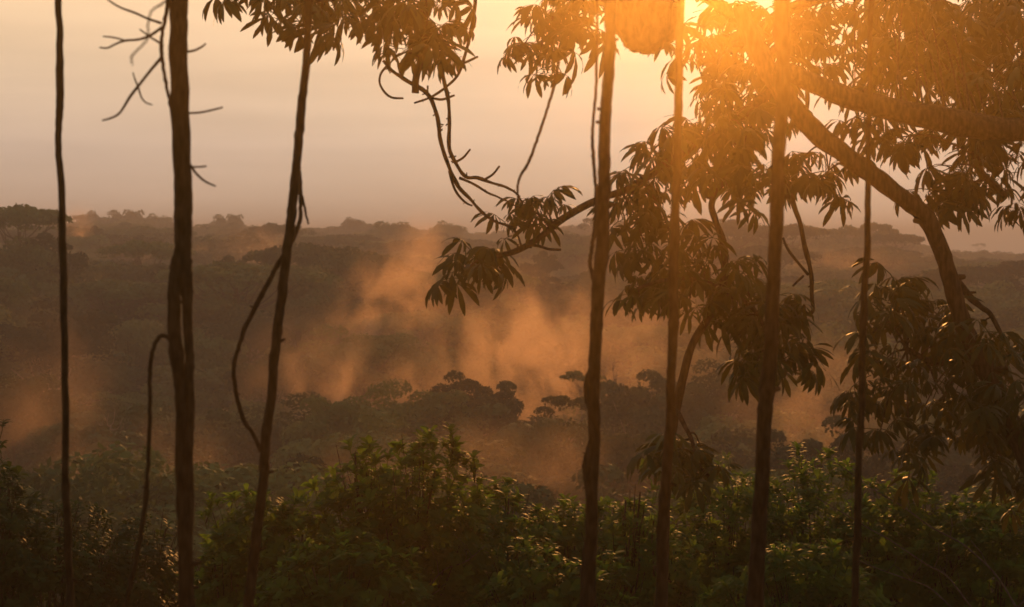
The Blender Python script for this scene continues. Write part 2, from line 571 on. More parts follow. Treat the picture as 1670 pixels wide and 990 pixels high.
TREES = [
    (24, 348, 285, FLAT[0], 1.0, 'broad layered dark crown on the skyline at the left edge'),
    (78, 394, 262, DOME[1], .95, 'rounded dark tree below the layered crown at the left edge'),
    (18, 398, 255, DOME[0], 1.0, 'dark leafy tree under the layered crown at the left edge'),
    (154, 374, 430, DOME[1], .62, 'small dark square-topped tree between the leftmost liana and the thick trunk'),
    (205, 343, 740, DOME[2], 1.25, 'rounded tree crest on the far left ridge beyond the thin leftmost liana'),
    (140, 348, 740, DOME[0], 1.05, 'round crown on the far ridge just right of the leftmost liana'),
    (262, 352, 730, DOME[0], 1.0, 'low crown on the far ridge just left of the thick liana'),
    (372, 350, 700, DOME[2], 1.0, 'wide dome-topped tree on the skyline right of the thick liana'),
    (345, 396, 420, FLAT[1], .8, 'low flat canopy tree just right of the thick liana below the skyline'),
    (452, 372, 480, FLAT[0], .95, 'flat-topped tree seen behind the leaning liana'),
    (578, 357, 720, DOME[0], .8, 'small rounded tree on the far skyline right of the leaning liana'),
    (640, 362, 560, DOME[2], 1.15, 'bumpy crown on the middle ridge above the slanting mist column'),
    (735, 365, 580, DOME[0], 1.0, 'rounded skyline crown left of the drooping leaf cluster'),
    (235, 402, 330, FLAT[0], .85, 'broad low dark crown left of the thick liana at mid distance'),
    (505, 411, 300, FLAT[0], 1.15, 'wide dark canopy tree right of the leaning liana'),
    (572, 418, 295, FLAT[1], 1.0, 'flat dark crown beside the wide canopy tree'),
    (372, 428, 290, DOME[1], .8, 'small dark round crown between thick and leaning lianas'),
    (885, 418, 330, DOME[1], .7, 'hazy round crown beneath the drooping leaf cluster'),
    (985, 352, 560, OPEN[0], 1.6, 'loose skyline crown behind the middle liana pair'),
    (1185, 366, 430, FLAT[1], 1.5, 'broad smooth dome crown on the skyline behind the right trees'),
    (1290, 374, 440, FLAT[0], 1.0, 'skyline crown right of the thick right liana'),
    (1408, 360, 480, OPEN[0], 2.0, 'tall open-crowned tree with sky showing through on the right skyline'),
    (1462, 386, 470, FLAT[0], .75, 'low skyline crown just right of the open-crowned tree'),
    (1597, 396, 1040, OPEN[0], .85, 'tiny lone tree standing on the far right ridge'),
    (1640, 433, 330, FLAT[1], 1.05, 'dark flat crown at the right edge below the far ridge'),
    (1560, 446, 320, FLAT[0], .9, 'wide dark crown behind the bending right limb'),
    (575, 640, 148, OPEN[1], 1.0, 'leafy tree standing in mist behind the big green shrub'),
    (690, 632, 155, OPEN[1], .9, 'misty green crown above the middle of the big shrub'),
    (768, 612, 160, OPEN[2], .9, 'darker round crown fading into the brightest mist'),
    (922, 640, 135, OPEN[0], .62, 'small airy tree with bare curving stems against glowing mist'),
    (950, 603, 150, OPEN[0], .4, 'tiny leafy crown beside the middle liana in the mist'),
    (890, 690, 128, OPEN[2], .95, 'dark dense mound of foliage below the glowing mist'),
    (990, 700, 124, OPEN[1], .95, 'dark leafy mound behind the base of the middle liana'),
    (1050, 610, 158, OPEN[2], 1.05, 'shadowy tree crown between the two middle lianas'),
    (15, 606, 150, OPEN[1], 1.0, 'misty tree crown at the left edge above the dark shrubs'),
    (1170, 600, 170, OPEN[1], 1.0, 'dim tree behind the forked slender stem'),
    (1340, 690, 120, OPEN[2], .9, 'dim tree top just above the right shrubs'),
]
for t in TREES:
    tree(*t)


def bare_tree(px, py, d, h, label):
    p = at(px, py, d)
    gz = float(ground_z(np.array(p.x), np.array(p.y)))
    o = empty('dead_tree', (p.x, p.y, gz))
    H = p.z - gz
    mb = MB()
    pp = spline([(0, 0, -1), (.2, 0, H * .4), (-.1, 0, H * .7), (.1, 0, H * .86)], 4)
    mb.tube(pp, [.13 * (1.2 - .7 * i / len(pp)) for i in range(len(pp))], 7, .2)
    mb.build('trunk', M_pale, o, origin=(0, 0, 0))
    g = random.Random(int(px))
    for i in range(6):
        a = g.uniform(-1, 1)
        b = Vector((.05, 0, H * .86 - h * g.uniform(0, .18)))
        e = b + Vector((a * h * .2, g.uniform(-.4, .4) * h * .15, h * g.uniform(.08, .2)))
        m = MB(); pl = spline([b, (b + e) / 2 + Vector((a * .2, 0, -.2)), e], 4)
        m.tube(pl, [.07 * (1 - .85 * k / len(pl)) for k in range(len(pl))], 5, .2)
        for q in range(2):
            e2 = e + Vector((g.uniform(-1, 1) * h * .07, 0, h * g.uniform(.03, .09)))
            s0 = pl[len(pl) * 2 // 3]
            m.tube([s0, (Vector(s0) + e2) / 2, e2], [.045, .03, .012], 4)
        m.build('limb', M_pale, o, origin=(0, 0, 0))
    tag(o, label, 'tree')


bare_tree(178, 628, 140, 5, 'small pale dead tree standing right of the leftmost liana')
bare_tree(1002, 560, 165, 8, 'pale bare tree leaning just right of the middle liana')


# the canopy that reads as one mass: instanced on points
SKX = [0, 30, 60, 110, 200, 270, 320, 375, 430, 500, 580, 700, 780, 860, 950, 1010, 1130, 1260, 1330, 1410, 1480, 1540, 1670]
SKY = [345, 345, 350, 355, 343, 356, 364, 352, 364, 366, 358, 364, 372, 368, 360, 366, 374, 370, 378, 366, 388, 402, 404]


def forest():
    g = np.random.default_rng(5)
    pcoll = bpy.data.collections.new('canopy_tree_kinds')
    kinds = DOME + FLAT + [OPEN[1], OPEN[2]]
    for k, i in enumerate(kinds):
        cm, tm, zc, h, rx = PROTO[i]
        # crown and trunk joined into one mesh for instancing
        nv = len(cm.vertices); V = np.empty(nv * 3, np.float32); cm.vertices.foreach_get('co', V); V = V.reshape(-1, 3).copy(); V[:, 2] += zc
        me = bpy.data.meshes.new('canopy_tree')
        tv = [tuple(v.co) for v in tm.vertices]; tf = [tuple(p.vertices) for p in tm.polygons]
        cf = [tuple(p.vertices) for p in cm.polygons]
        me.from_pydata([tuple(v) for v in V] + tv, [], cf + [tuple(x + nv for x in q) for q in tf])
        me.materials.append(cm.materials[0]); me.materials.append(tm.materials[0])
        me.polygons.foreach_set('material_index', [0] * len(cf) + [1] * len(tf))
        me.update()
        o = bpy.data.objects.new('canopy_tree_%s' % 'abcdefgh'[k], me)
        pcoll.objects.link(o)
    P, S, I, A = [], [], [], []
    bands = [(88, 130, 7.0), (130, 250, 9.6), (250, 480, 11.0), (480, 800, 10.5), (800, 1180, 13.5), (1480, 1640, 17)]
    for d0, d1, sp in bands:
        y = d0
        while y < d1:
            half = y * .33 + 12
            x = -half
            while x < half:
                xx = x + g.uniform(-.45, .45) * sp; yy = y + g.uniform(-.45, .45) * sp
                z = float(ground_z(np.array(xx), np.array(yy)))
                s = g.uniform(.6, 1.3)
                if y < 210:
                    kk = g.choice([5, 6])
                elif y < 600:
                    kk = g.choice([0, 1, 2, 3, 0, 1, 2, 1, 4])
                else:
                    kk = g.choice([0, 1, 2])
                    s *= 1.2
                # keep single trees' tops in view: lower canopy in front of them
                pxx = 835 + F * xx / yy
                wd = g.uniform(1.0, 1.45) if yy < 250 else g.uniform(1.05, 1.7)
                hk = PROTO[kinds[int(kk)]][3] + 1.0
                lim = float(np.interp(pxx, SKX, SKY)) + 3
                if yy < 130: lim = max(lim, 700)
                elif yy < 200: lim = max(lim, 628)
                elif yy < 250: lim = max(lim, 500 if pxx > 110 else 400)
                elif yy < 420: lim = max(lim, float(np.interp(pxx, [0, 90, 110, 200, 330, 480, 600, 800, 1100, 1500, 1670], [400, 405, 420, 412, 432, 415, 425, 440, 440, 455, 440])))
                elif yy < 800: lim += 17 + 7 * math.sin(pxx / 37.0 + yy / 60.0) + 5 * math.sin(pxx / 13.0)
                crest = 985 < yy < 1125 or 285 < yy < 335 or 640 < yy < 800
                lim += abs(g.normal()) * (5 if crest else (45 if yy < 480 else 12))
                smax = (CZ - z - (lim - 400) / F * yy) / hk
                s = min(smax * g.uniform(.93, 1.0), 1.9) if crest and smax > .5 else min(s, smax)
                if s < .38: x += sp; continue
                P.append((xx, yy, z - .3)); S.append((s * wd, s * wd, s)); I.append(int(kk)); A.append(g.uniform(0, 6.28))
                x += sp
            y += sp * .9
    me = bpy.data.meshes.new('forest')
    me.from_pydata(P, [], [])
    for nm, typ, dat in (('size', 'FLOAT_VECTOR', S), ('pick', 'INT', I), ('turn', 'FLOAT', A)):
        at_ = me.attributes.new(nm, typ, 'POINT'); at_.data.foreach_set('vector' if typ == 'FLOAT_VECTOR' else 'value', np.array(dat).ravel())
    o = bpy.data.objects.new('forest', me); link(o)
    tag(o, 'dense rainforest canopy covering the valley and ridges', kind='stuff')
    ng = bpy.data.node_groups.new('scatter_canopy', 'GeometryNodeTree')
    ng.interface.new_socket('Geometry', in_out='INPUT', socket_type='NodeSocketGeometry')
    ng.interface.new_socket('Geometry', in_out='OUTPUT', socket_type='NodeSocketGeometry')
    n, l = ng.nodes, ng.links
    gi = n.new('NodeGroupInput'); go = n.new('NodeGroupOutput')
    ci = n.new('GeometryNodeCollectionInfo'); ci.inputs['Collection'].default_value = pcoll
    ci.inputs['Separate Children'].default_value = True; ci.inputs['Reset Children'].default_value = True
    ip = n.new('GeometryNodeInstanceOnPoints'); ip.inputs['Pick Instance'].default_value = True

    def attr(nm, dt):
        a = n.new('GeometryNodeInputNamedAttribute'); a.data_type = dt; a.inputs['Name'].default_value = nm
        return a.outputs['Attribute']
    cx = n.new('ShaderNodeCombineXYZ')
    l.new(attr('turn', 'FLOAT'), cx.inputs['Z'])
    l.new(gi.outputs[0], ip.inputs['Points']); l.new(ci.outputs[0], ip.inputs['Instance'])
    l.new(attr('pick', 'INT'), ip.inputs['Instance Index'])
    l.new(cx.outputs[0], ip.inputs['Rotation']); l.new(attr('size', 'FLOAT_VECTOR'), ip.inputs['Scale'])
    l.new(ip.outputs[0], go.inputs[0])
    md = o.modifiers.new('scatter', 'NODES'); md.node_group = ng
    return len(P)


print('forest trees', forest())


# ------------------------------------------------------------------ lianas
def liana(label, strands, d, name='liana', group='lianas hanging before the valley', twigs=()):
    """strands: list of (part name, [(px,py,width[,depth])]) ; first point top"""
    first = strands[0][1]
    last = first[-1]
    b = at(last[0], last[1], d)
    gz = float(ground_z(np.array(b.x), np.array(b.y)))
    o = empty(name, (b.x, b.y, gz))
    for nm, pts in strands:
        P = [(p[0], p[1], (p[3] if len(p) > 3 else d), p[2]) for p in pts]
        pp, rr = pix_path(P, 8, .012)
        if pts[-1][1] > 985:       # runs on down to the ground
            e = pp[-1]; dr = (pp[-1] - pp[-6]).normalized()
            t = e.z - gz + .2
            for k in range(1, 7):
                q = e + Vector((dr.x * .4 * t * k / 6, 0, -t * k / 6)); pp.append(q); rr.append(rr[-1] * 1.02)
        g = random.Random(nm + label)
        for i in range(2, len(pp) - 2):      # knots and kinks
            if g.random() < .07:
                rr[i] *= g.uniform(1.08, 1.2); rr[i + 1] *= 1.05
            pp[i] = pp[i] + Vector((g.gauss(0, .0014), g.gauss(0, .0014), 0))
        mb = MB(); mb.tube(pp, rr, 10, .13)
        for i in range(3, len(pp) - 3):      # stubs of lost twigs
            if g.random() < .035 and rr[i] > .012:
                dv = Vector((g.choice((-1, 1)), g.uniform(-.4, .4), g.uniform(-.3, .6))).normalized()
                mb.tube([pp[i], pp[i] + dv * rr[i] * g.uniform(1.5, 2.4)], [rr[i] * .45, rr[i] * .25], 5)
        mb.build(nm, M_liana, o)
    for pts in twigs:
        pp, rr = pix_path([(p[0], p[1], d, p[2]) for p in pts], 5, .006)
        mb = MB(); mb.tube(pp, rr, 6, .25)
        mb.build('twig', M_liana, o)
    tag(o, label, 'liana', group)
    return o


liana('thin straight dark liana nearest the left edge', [
    ('stem', [(95, -320, 13), (96, -60, 12), (95, 60, 11), (97, 165, 13), (97, 230, 11), (99, 345, 12), (103, 470, 12), (105, 600, 12), (107, 760, 12), (111, 880, 12), (113, 1010, 13)])], 10.5)
liana('thickest dark liana trunk with bare side twigs and a split lower stem', [
    ('stem', [(292, -320, 38), (291, -40, 33), (292, 60, 31), (295, 200, 31), (298, 330, 30), (297, 400, 29), (299, 440, 26), (306, 500, 17), (308, 580, 15), (308, 660, 17), (306, 800, 20), (303, 1010, 24)]),
    ('second_stem', [(290, 395, 10), (285, 440, 20), (284, 500, 21), (287, 580, 22), (294, 650, 22), (298, 760, 24), (302, 880, 24), (309, 1010, 22)]),
    ('climbing_stem', [(276, -60, 7), (272, 15, 7), (266, 50, 6), (264, 80, 7), (268, 110, 6), (275, 150, 5), (282, 185, 5)])],
    10.0, twigs=[
        [(264, 38, 5), (240, 30, 4), (222, 22, 4), (200, 14, 3.5), (185, 6, 3.2), (172, -4, 3)],
        [(268, 42, 5), (245, 58, 4.5), (225, 65, 4), (205, 67, 4), (190, 72, 3.5), (175, 79, 3), (162, 78, 2.6)],
        [(205, 67, 3), (185, 62, 3), (168, 60, 2.5)],
        [(262, 70, 4), (245, 60, 3), (228, 48, 2.5)],
        [(264, 93, 6), (248, 112, 5.5), (228, 138, 5), (212, 158, 4.5), (195, 183, 4), (180, 192, 3.5), (166, 196, 3)],
        [(226, 142, 3.5), (232, 160, 3), (240, 168, 2.6), (249, 171, 2.2)],
        [(226, 142, 3.5), (220, 128, 3), (217, 118, 2.4)],
        [(305, 84, 4), (318, 82, 3.5), (330, 76, 3), (336, 71, 2.5)],
        [(306, 185, 4), (325, 184, 3.6), (345, 180, 3.2), (363, 175, 2.6)],
        [(310, 268, 5), (320, 283, 4.5), (335, 296, 4), (352, 304, 3)],
        [(311, 272, 3.5), (325, 272, 3), (337, 271, 2.5)]])
liana('slender dark vine arching out of the thick trunk and down', [
    ('stem', [(290, 580, 7), (282, 560, 7), (272, 548, 7), (261, 550, 7), (250, 572, 7), (245, 610, 7), (244, 680, 7), (243, 750, 7), (238, 820, 8), (228, 880, 8), (214, 940, 8), (203, 1010, 8)])], 10.1)
liana('leaning dark liana running from the top leaf crown down to the left', [
    ('stem', [(520, -320, 18), (508, -60, 15), (502, 60, 13), (497, 140, 14), (489, 220, 15), (480, 300, 15), (472, 370, 16), (465, 440, 16), (455, 520, 16), (447, 600, 16), (438, 680, 16), (430, 760, 16), (421, 840, 17), (413, 920, 18), (407, 1010, 18)])], 11.0)
liana('thin loop of vine swinging left of the leaning liana', [
    ('stem', [(486, 262, 5), (490, 290, 6), (491, 320, 6), (489, 360, 7), (476, 395, 7), (458, 425, 8), (432, 470, 8), (405, 520, 8), (388, 570, 7), (381, 605, 7), (384, 640, 7), (396, 680, 7), (415, 710, 7), (427, 735, 8)]),
    ('tail', [(490, 300, 4), (497, 335, 4), (503, 365, 3)])], 11.3)
liana('straight liana in the middle below the hanging nest', [
    ('stem', [(1000, -320, 18), (996, -40, 18), (995, 60, 19), (991, 140, 19), (988, 220, 20), (984, 300, 22), (981, 380, 22), (976, 460, 22), (973, 540, 22), (970, 640, 21), (967, 760, 21), (963, 880, 21), (957, 1010, 22)])], 10.8)
liana('wavy thin vine strand beside the straight middle liana', [
    ('stem', [(976, -320, 5), (973, -40, 5), (972, 60, 5), (972, 140, 5), (967, 210, 5), (968, 260, 6), (971, 310, 6), (972, 360, 7), (967, 400, 7), (962, 430, 7), (968, 470, 6), (966, 540, 6), (964, 590, 6), (956, 620, 8), (955, 645, 8), (962, 672, 8), (966, 700, 7), (959, 730, 7), (953, 760, 7), (958, 800, 7), (960, 860, 7), (950, 930, 7), (946, 1010, 7)])], 11.4)
liana('liana right of the hanging nest crossing the middle leaf clusters', [
    ('stem', [(1112, -320, 14), (1111, -40, 13), (1109, 60, 13), (1106, 150, 14), (1104, 250, 14), (1102, 350, 15), (1099, 450, 16), (1097, 550, 16), (1095, 640, 16), (1091, 720, 17), (1083, 800, 17), (1079, 900, 17), (1074, 1010, 18)])], 11.6)
liana('thick liana right of centre rising into the golden crown', [
    ('stem', [(1280, -320, 30), (1276, -40, 28), (1275, 60, 26), (1276, 150, 22), (1270, 240, 22), (1268, 330, 23), (1264, 420, 23), (1259, 520, 24), (1254, 600, 24), (1248, 680, 24), (1242, 780, 25), (1237, 880, 26), (1229, 1010, 28)])], 11.2)
liana('thin straight liana under the big right limb', [
    ('stem', [(1424, -320, 9), (1420, -40, 9), (1419, 100, 9), (1418, 200, 10), (1415, 320, 10), (1412, 440, 11), (1408, 540, 11), (1405, 640, 11), (1402, 760, 11), (1398, 880, 12), (1393, 1010, 12)])], 11.8)
liana('very thin tendril slanting above the drooping leaf cluster', [
    ('stem', [(912, 100, 5), (903, 145, 5), (890, 185, 4.5), (875, 230, 5), (862, 265, 5), (850, 285, 4.5), (845, 305, 4), (846, 330, 3.5)])], 12.6)
liana('pale wisp of tendril left of the thick trunk near the top', [
    ('stem', [(282, -10, 3), (266, 8, 3.5), (250, 18, 3), (243, 40, 3), (243, 62, 3), (228, 80, 3), (217, 92, 3), (218, 106, 2)])], 7.5)

# ------------------------------------------------------------------ umbrella trees
def palmate(name, seed, mat):
    g = random.Random(seed)
    mb = MB()
    pet = .16 + .12 * g.random()
    tip = Vector((pet, 0, pet * .35))
    mb.tube([(0, 0, 0), (pet * .5, 0, pet * .25), tip], [.006, .005, .004], 3, cap=False)
    n = g.choice([7, 8, 9, 9, 10])
    for k in range(n):
        ph = 2 * math.pi * (k + g.uniform(-.25, .25)) / n
        L = .30 * g.uniform(.78, 1.12) * (1.0 if abs(math.cos(ph / 2)) > .4 else .72)
        W = L * g.uniform(.082, .112)
        e0 = g.uniform(-.45, .25); e1 = g.uniform(-1.55, -1.15)
        p = tip.copy(); rows = []
        side = Vector((-math.sin(ph), math.cos(ph), 0))
        side = (side + Vector((0, 0, g.uniform(-.5, .5)))).normalized()
        ts = [0, .14, .4, .68, .88, 1.0]; ws = [.10, .16, .85, 1.0, .55, .02]
        for i, t in enumerate(ts):
            if i:
                e = e0 + (e1 - e0) * ((t + ts[i - 1]) / 2) ** .8
                p = p + Vector((math.cos(ph) * math.cos(e), math.sin(ph) * math.cos(e), math.sin(e))) * (L * (t - ts[i - 1]))
            rows += [p - side * W * ws[i], p + side * W * ws[i]]
        mb.add(rows, [(2 * i, 2 * i + 1, 2 * i + 3, 2 * i + 2) for i in range(len(ts) - 1)])
    return mb.mesh(name, mat)


UMB = [palmate('leaf', 100 + i, M_umb) for i in range(18)]
umb_count = {}
EXTRA = {}


def leaf_cluster(parent, root, c, n, sc=1.0, seed=0, depth=.35):
    """palmate leaves round a twig tip"""
    g = random.Random(seed)
    pl = world_loc(parent)
    for i in range(n):
        az = g.uniform(0, 2 * math.pi)
        tilt = g.uniform(-.7, .95)
        off = Vector((g.uniform(-.12, .12), g.uniform(-depth, depth), g.uniform(-.10, .10))) * sc
        me = g.choice(UMB)
        s = sc * g.choice([.62, .8, .9, 1, 1, 1.1, 1.22]) * g.uniform(.92, 1.08)
        rot = Matrix.Rotation(az, 4, 'Z') @ Matrix.Rotation(tilt, 4, 'Y') @ Matrix.Rotation(g.uniform(-.3, .3), 4, 'X')
        k = root.name
        if umb_count.get(k, 0) >= 300:
            EXTRA.setdefault(k, []).append((me, Matrix.Translation(c + off) @ rot @ Matrix.Scale(s, 4)))
            continue
        umb_count[k] = umb_count.get(k, 0) + 1
        o = bpy.data.objects.new('leaf', me)
        link(o, parent)
        o.matrix_local = Matrix.Translation(c + off - pl) @ rot @ Matrix.Scale(s, 4)


def flush_extra(root):
    L = EXTRA.pop(root.name, None)
    if not L: return
    Vs, fs = [], []
    n = 0
    for me, M in L:
        Vs += [M @ v.co for v in me.vertices]
        fs += [tuple(i + n for i in p.vertices) for p in me.polygons]
        n += len(me.vertices)
    mb = MB(); mb.v = Vs; mb.f = fs
    o = mb.build('foliage', M_umb, root)
    o['kind'] = 'stuff'


def limb(root, pts, name='branch', sides=9, rough=.16, step=6, knots=0, mat=None):
    """a limb mesh along photo points (px, py, depth, width)"""
    pp, rr = pix_path(pts, step, .01)
    mb = MB(); mb.tube(pp, rr, sides, rough)
    g = random.Random(len(pts) + int(pts[0][0]))
    for k in range(knots):
        i = g.randrange(2, len(pp) - 2)
        d = Vector((g.uniform(-1, 1), g.uniform(-.4, .4), g.uniform(-1, 1))).normalized()
        e = pp[i] + d * rr[i] * g.uniform(1.7, 2.6)
        mb.tube([pp[i], e], [rr[i] * .5, rr[i] * .28], 5)
    o = mb.build(name, mat or M_bark, root)
    return o, pp


def twig_to(parent, pp, c, r):
    """twig from the nearest point of a limb path to a cluster centre"""
    b = min(pp, key=lambda p: (p - c).length)
    m = (b + c) / 2 + Vector((0, 0, .12 * (c - b).length))
    q = spline([b, m, c], 5)
    mb = MB(); mb.tube(q, [r * (1 - .6 * i / (len(q) - 1)) for i in range(len(q))], 5, .2)
    mb.build('twig', M_bark, parent)


def limb_with_leaves(root, pts, clusters, seed, **kw):
    b, pp = limb(root, pts, **kw)
    for i, cl_ in enumerate(clusters):
        x, y, d, n = cl_[:4]
        sc = cl_[4] if len(cl_) > 4 else 1.0
        c = at(x, y, d)
        twig_to(b, pp, c, .014)
        leaf_cluster(b, root, c, n, sc, seed * 1000 + i)
    return b


# --- big leaning tree on the right
tb = at(1770, 1150, 22)
tgz = float(ground_z(np.array(tb.x), np.array(tb.y)))
big = empty('umbrella_tree', (tb.x, tb.y, tgz))
tag(big, 'large leaning tree with drooping palmate leaves filling the right side', 'tree')
trunk_pts = [(1850, 1700, 19.4, 52.8), (1775, 1150, 19.4, 40.5), (1720, 860, 19.4, 37.0), (1660, 715, 19.4, 33.4), (1622, 630, 19.4, 31.7), (1590, 570, 19.4, 29.9), (1562, 500, 19.4, 29.0), (1543, 430, 19.4, 28.2), (1518, 370, 19.4, 28.2), (1498, 342, 19.4, 29.9), (1470, 322, 19.4, 29.0), (1430, 292, 19.4, 29.9), (1385, 258, 19.4, 31.7), (1340, 222, 19.4, 33.4), (1300, 182, 19.4, 33.4), (1268, 140, 19.4, 35.2), (1245, 100, 19.4, 33.4), (1225, 60, 19.4, 29.9), (1205, 10, 19.4, 24.6)]
tr, tpp = limb(big, trunk_pts, 'trunk', 12, .2, 6, 10)

UR = [(1150, 40), (1140, 100), (1160, 160), (1190, 30), (1200, 100), (1225, 150), (1250, 30), (1270, 75), (1300, 25), (1330, 75), (1370, 25), (1320, 120), (1375, 95), (1420, 55), (1390, 140)]
UR2 = [(1450, 20), (1440, 110), (1470, 70), (1500, 30), (1490, 140), (1530, 90), (1560, 30), (1570, 140), (1600, 80), (1630, 30), (1650, 110), (1660, 50), (1440, 160), (1545, 170), (1620, 170), (1680, 160)]
g0 = random.Random(4)
def jit(L, n0, n1, d0=19.5, d1=23.5, sc=1.0):
    return [(x + g0.uniform(-12, 12), y + g0.uniform(-10, 10), g0.uniform(d0, d1), g0.randint(n0, n1), sc) for x, y in L]


limb_with_leaves(big, [(1262, 108, 19.3, 29.9), (1300, 124, 19.3, 30.8), (1350, 146, 19.3, 33.4), (1400, 163, 19.3, 35.2), (1450, 176, 19.3, 37.0), (1520, 192, 19.3, 42.2), (1600, 206, 19.3, 40.5), (1680, 214, 19.3, 37.0), (1790, 212, 19.4, 30), (1880, 200, 19.6, 24), (1970, 175, 20, 17), (2050, 150, 20.4, 9), (2100, 130, 20.6, 4)],
                 jit(UR2 + [(1465, 45), (1520, 60), (1585, 55), (1610, 130), (1655, 75), (1680, 20), (1500, 100), (1560, 110), (1640, 150), (1475, 5), (1590, 5), (1540, 45), (1575, 85), (1610, 35), (1650, 20), (1640, 100), (1600, 110), (1680, 90), (1510, 10), (1670, 135), (1545, 130), (1720, 60), (1730, 120), (1775, 90), (1800, 150), (1830, 100), (1880, 130), (1760, 200), (1930, 150), (1700, 180), (1850, 190), (2000, 150), (2080, 130)], 9, 12, 20.2, 23.8), 1, sides=12, rough=.2, knots=5)
limb_with_leaves(big, [(1225, 60, 21.2, 22), (1280, 20, 21, 20), (1350, -5, 21, 17), (1440, -10, 21, 14), (1540, 5, 21, 10)],
                 jit(UR + [(1175, 70), (1215, 60), (1290, 50), (1340, 40), (1240, 110), (1180, 130)], 9, 11, 20.2, 23.8), 2, knots=3)
# under the limb: drooping bunches along its right half and the trunk
limb_with_leaves(big, [(1600, 206, 20.8, 20), (1590, 240, 20.6, 16), (1600, 280, 20.4, 12), (1640, 320, 20.2, 8)],
                 jit([(1440, 220), (1475, 245), (1510, 225), (1530, 270), (1565, 235), (1550, 310), (1590, 300), (1600, 260), (1640, 230), (1660, 280), (1665, 340), (1625, 215)], 8, 10, 19.9, 22.5), 3)
limb_with_leaves(big, [(1340, 222, 21, 14), (1370, 240, 20.6, 11), (1390, 260, 20.4, 8)],
                 jit([(1340, 290), (1325, 315), (1365, 300), (1400, 205), (1300, 265)], 6, 8, 20, 21.5), 4)
# branch running left to the drooping middle cluster
limb_with_leaves(big, [(1268, 140, 21.1, 20), (1220, 180, 20.8, 17), (1170, 215, 20.6, 16), (1115, 248, 20.5, 15), (1060, 285, 20.4, 14), (1020, 310, 20.3, 13), (985, 322, 20.2, 12), (945, 340, 20.1, 12), (908, 364, 20, 12), (880, 388, 19.9, 11), (845, 408, 19.8, 10), (800, 420, 19.8, 8)],
                 [(772, 430, 19.8, 9), (755, 445, 19.6, 7, .95), (800, 428, 20, 6), (850, 338, 20.2, 7), (885, 335, 19.9, 6), (838, 372, 19.8, 6, .9), (1035, 300, 20.4, 8), (1060, 255, 20.2, 9), (1080, 295, 20.6, 8), (1030, 345, 20.2, 9), (1075, 345, 20.7, 8), (1050, 395, 20.3, 8), (1100, 400, 20.6, 7), (1110, 225, 20.7, 6), (1135, 210, 20.4, 6)], 5, knots=10)
limb(big, [(858, 400, 19.8, 5), (880, 402, 19.7, 5), (895, 406, 19.7, 4.5), (915, 407, 19.7, 4)], 'dead_twig', 6)
# branch at the top carrying the nest and the top centre leaves
limb_with_leaves(big, [(1225, 60, 21.2, 22), (1170, 5, 21, 20), (1110, -15, 20.9, 18), (1050, -12, 20.8, 16), (990, 0, 20.8, 13), (930, 15, 20.7, 10), (890, 35, 20.6, 7)],
                 [(850, 80, 20.6, 8, .95), (875, 50, 20.7, 8), (880, 105, 20.4, 7, .95), (905, 70, 20.8, 8), (925, 25, 20.6, 8), (955, 35, 20.9, 8), (900, 15, 20.4, 8), (965, 8, 20.5, 8), (985, 0, 20.9, 6)], 6, knots=4)
# lower right bunches
limb_with_leaves(big, [(1590, 572, 21, 18), (1560, 590, 20.6, 14), (1520, 590, 20.3, 11), (1480, 570, 20.1, 8)],
                 jit([(1440, 500), (1470, 490), (1510, 500), (1545, 530), (1430, 550), (1475, 540), (1520, 560), (1420, 600), (1460, 600), (1505, 620), (1545, 600), (1415, 650), (1450, 665), (1495, 680), (1540, 650), (1440, 710), (1480, 730), (1520, 715)], 6, 8, 18.2, 21), 7)
limb_with_leaves(big, [(1640, 670, 21.1, 18), (1625, 690, 20.8, 12), (1600, 700, 20.5, 8)],
                 jit([(1620, 590), (1650, 570), (1600, 620), (1640, 630), (1665, 660), (1590, 660), (1620, 700), (1650, 720), (1570, 710), (1600, 750), (1640, 770), (1660, 810), (1620, 560)], 7, 9, 18.2, 20.8), 8)
limb(big, [(1543, 425, 21, 14), (1560, 455, 20.9, 11), (1580, 482, 20.8, 12), (1600, 500, 20.8, 10), (1615, 512, 20.7, 9), (1628, 535, 20.7, 7), (1640, 560, 20.7, 5)], 'branch', 8, .25, 5, 5)
limb(big, [(1276, 285, 21, 8), (1290, 320, 20.8, 9), (1304, 360, 20.7, 8), (1312, 400, 20.7, 8), (1322, 440, 20.7, 7.5), (1324, 480, 20.7, 7), (1326, 505, 20.7, 6), (1318, 513, 20.7, 6), (1312, 508, 20.7, 5), (1311, 497, 20.7, 4)], 'dead_twig', 7, .3, 5, 6)
limb(big, [(1318, 448, 20.7, 5), (1300, 425, 20.6, 5), (1285, 405, 20.6, 4.5), (1277, 388, 20.6, 4)], 'dead_twig', 6, .3, 4, 3)
limb(big, [(1310, 450, 20.7, 4), (1300, 460, 20.6, 4), (1293, 467, 20.6, 3.5)], 'dead_twig', 6, .3, 4)
limb(big, [(1316, 148, 21, 7), (1317, 165, 20.9, 7), (1314, 188, 20.9, 6)], 'dead_twig', 6, .3, 4)
limb(big, [(1562, 500, 21, 12), (1562, 560, 20.8, 10), (1556, 610, 20.6, 9), (1545, 640, 20.5, 7), (1525, 660, 20.4, 5)], 'branch', 7, .25, 5, 4)
flush_extra(big)

